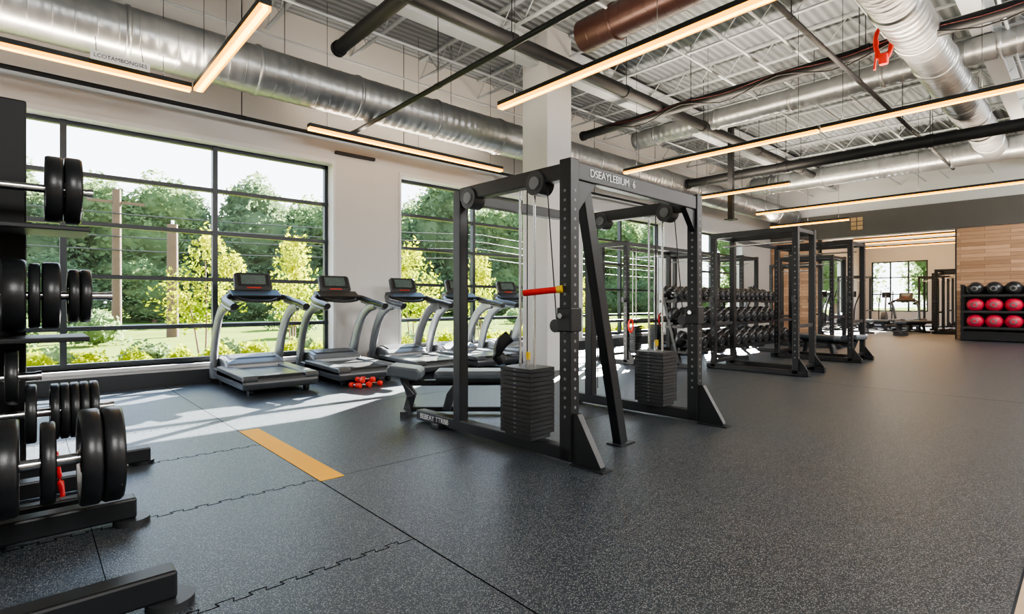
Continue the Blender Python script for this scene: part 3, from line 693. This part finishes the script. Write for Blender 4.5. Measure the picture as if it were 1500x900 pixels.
def tree(label,group,loc,m,lumps,n,size,trunk,seed,docore=True,name='tree',cat='tree',r=.25):
    rnd=random.Random(seed); mb=MB()
    for c_,R_ in lumps:
        if docore: core(mb,c_,R_)
        leaves(mb,n,c_,R_,size,rnd,.6 if docore else .1)
    t=thing(name,label,cat,loc,0,group); obj('crown',mb,m,t)
    if trunk:
        for pth in trunk:
            obj('trunk',MB().sweep(spl(pth,3),r,n=7,sc=[1-.5*i/(3*(len(pth)-1)) for i in range(3*(len(pth)-1)+1)]),'bark',t)
    return t
big=[((0,0,5.2),(2.6,2.3,2.6)),((-1.5,.3,3.4),(2.2,1.9,2.4)),((1.5,-.2,3.6),(2.2,2,2.5)),((.2,-.4,7.2),(1.7,1.6,1.9)),((0,0,1.8),(2.4,1.8,1.6))]
T1=tree('dense dark green tree in the wood beyond the road','trees beyond the road',(-9,47,GZ),'leafdark',big,1900,.17,[[(0,0,0),(.1,0,2),(0,0,5)]],1)
big2=[((0,0,4.6),(3,2.4,2.4)),((1.2,0,6.6),(2,2,2)),((-1.4,0,6.2),(1.9,1.8,1.9)),((0,-.4,2.6),(2.8,2,2.0))]
T2=tree('mid green broad tree in the wood beyond the road','lighter trees beyond the road',(-8.5,54,GZ),'leafmid',big2,2100,.17,[[(0,0,0),(-.1,0,2),(0,0,5)]],2)
rnd=random.Random(5)
x=-2; k=0
while x<84:
    sc=1.18+max(0,x)*.0075+rnd.uniform(-.05,.12); y=46.5+8*(k%2)+rnd.uniform(-.4,.4)
    dup((T1,T2)[(k//2+k)%2],(x,y,GZ),rnd.choice((0,PI))+rnd.uniform(-.2,.2),scale=(sc*1.15,sc*1.05,sc))
    x+=3.9+max(0,x)*.025; k+=1
x=-4;k=0
while x<84:
    dup((T2,T1)[k%2],(x,40.8,GZ-.4),rnd.choice((0,PI)),scale=(.78,.7,.5)); x+=5.0; k+=1
for y in (0,8,16,24): dup(T2,(54,y,GZ),PI/2,scale=1.1)
yl=[((0,0,1.95),(.6,.5,.7)),((.4,.1,1.5),(.5,.4,.5)),((-.46,-.1,1.45),(.5,.4,.5)),((.1,0,2.5),(.32,.3,.4)),((-.2,.1,1.0),(.42,.35,.32)),((.48,-.1,2.1),(.32,.3,.35))]
Y1=tree('young yellow-green tree outside the big window, left of the two',None,(2.85,13,GZ),'leafyel',yl,340,.055,[[(0,0,0),(.02,0,.9),(0,0,2.2)],[(.15,0,0),(.2,0,.7),(.35,0,1.5)],[(-.1,0,0),(-.2,0,.7),(-.35,0,1.5)]],3,False,name='young_tree',r=.022)
for x,y,l,s in ((4.7,13,'young yellow-green tree outside the big window, right of the two',1.02),(8.2,13.2,'young yellow-green tree seen through the second window',1.05),(14.5,13,'young yellow-green tree seen behind the far rig',1.1),(10.8,13.5,'young yellow-green tree outside near the column',1.0)):
    dup(Y1,(x,y,GZ),x,l,scale=s)
S1=tree('low yellow-green shrub in the planting bed outside the windows','low shrubs along the planting bed',(.1,10.4,GZ+.05),'leafyel',[((0,0,.26),(.28,.27,.26))],640,.04,None,4,True,name='shrub',cat='shrub')
x=.72
while x<19:
    dup(S1,(x,10.4,GZ+.05),rnd.uniform(0,6),scale=rnd.uniform(.9,1.12)); x+=rnd.uniform(.56,.66)
S3=tree('deep green shrub behind the yellow shrubs outside the windows','green shrubs behind the yellow ones',(.4,11.8,GZ+.05),'leafmid',[((0,0,.24),(.42,.36,.24))],420,.06,None,8,True,name='shrub',cat='shrub')
x=1.6
while x<20: dup(S3,(x,11.7,GZ+.05),rnd.uniform(0,6),scale=rnd.uniform(.8,1.1)); x+=rnd.uniform(1.1,1.6)
S2=tree('mid green bush on the lawn outside the windows','green bushes on the lawn',(1.5,20,GZ),'leafmid',[((0,0,.5),(.8,.7,.55))],500,.1,None,6,True,name='shrub',cat='shrub')
for x,y in ((-.5,21),(7.5,20),(12,22),(17,21),(22,24),(9,26)): dup(S2,(x,y,GZ),x,scale=rnd.uniform(.8,1.2))
def pole(loc,h,r,label,arm):
    t=thing('utility_pole',label,'utility pole',loc)
    obj('post',MB().sweep([(0,0,0),(0,0,h)],r,n=14,sc=[1,.85]),'polewood',t)
    if arm: obj('crossarm',MB().bar((-1.1,0,h-.6),(1.1,0,h-.6),.12,.12),'polewood',t)
    obj('insulator',MB().cyl((0,0,h),(0,0,h+.15),.05,10),'sign',t)
pole((4.0,23.2,GZ),4.2,.2,'thick weathered wooden utility pole outside the big window',False)
pole((3.1,31,GZ),6.6,.2,'taller wooden utility pole with crossarm, left of the thick one',True)
for k,(z,dz) in enumerate(((6.1,.2),(5.6,.1),(5.0,.3),(4.4,.15))):
    pts=[(-20+3*i,30.81,z-.8*math.sin(PI*((3*i)%45)/45)+dz*i*.03) for i in range(36)]
    tag(obj('power_line',MB().sweep(pts,.03,n=5),'wire'),'%s power line strung between the utility poles'%('topmost','second highest','third highest','lowest')[k],'power line')
# ------------------------------------------------------------------ light, world, camera
w=bpy.data.worlds.new('sky'); S.world=w; w.use_nodes=True; N=w.node_tree.nodes; L=w.node_tree.links
bg=N['Background']; tc=N.new('ShaderNodeTexCoord'); sp=N.new('ShaderNodeSeparateXYZ'); L.new(tc.outputs['Generated'],sp.inputs[0])
cr=N.new('ShaderNodeValToRGB'); cr.color_ramp.elements[0].color=(.92,.96,1,1); cr.color_ramp.elements[0].position=.1; cr.color_ramp.elements[1].color=(.4,.65,1,1); cr.color_ramp.elements[1].position=.7
L.new(sp.outputs['Z'],cr.inputs[0]); L.new(cr.outputs[0],bg.inputs['Color']); bg.inputs['Strength'].default_value=3.0
sl=bpy.data.lights.new('sun','SUN'); sl.energy=75; sl.angle=.006; sl.color=(1,.96,.88); so=bpy.data.objects.new('sun',sl); COL.objects.link(so)
d=Vector((-.95,-.54,-.5)); so.rotation_euler=d.to_track_quat('-Z','Y').to_euler()
cam=bpy.data.cameras.new('camera'); co=bpy.data.objects.new('camera',cam); COL.objects.link(co); S.camera=co
cam.sensor_width=36; cam.lens=36*780/1500; cam.shift_y=-7/1500; cam.clip_end=400
co.location=(0,0,1.2); co.rotation_euler=(PI/2,0,-math.radians(42.3))
S.view_settings.view_transform='AgX'
try: S.view_settings.look='AgX - Medium High Contrast'
except Exception: pass
S.view_settings.exposure=.82
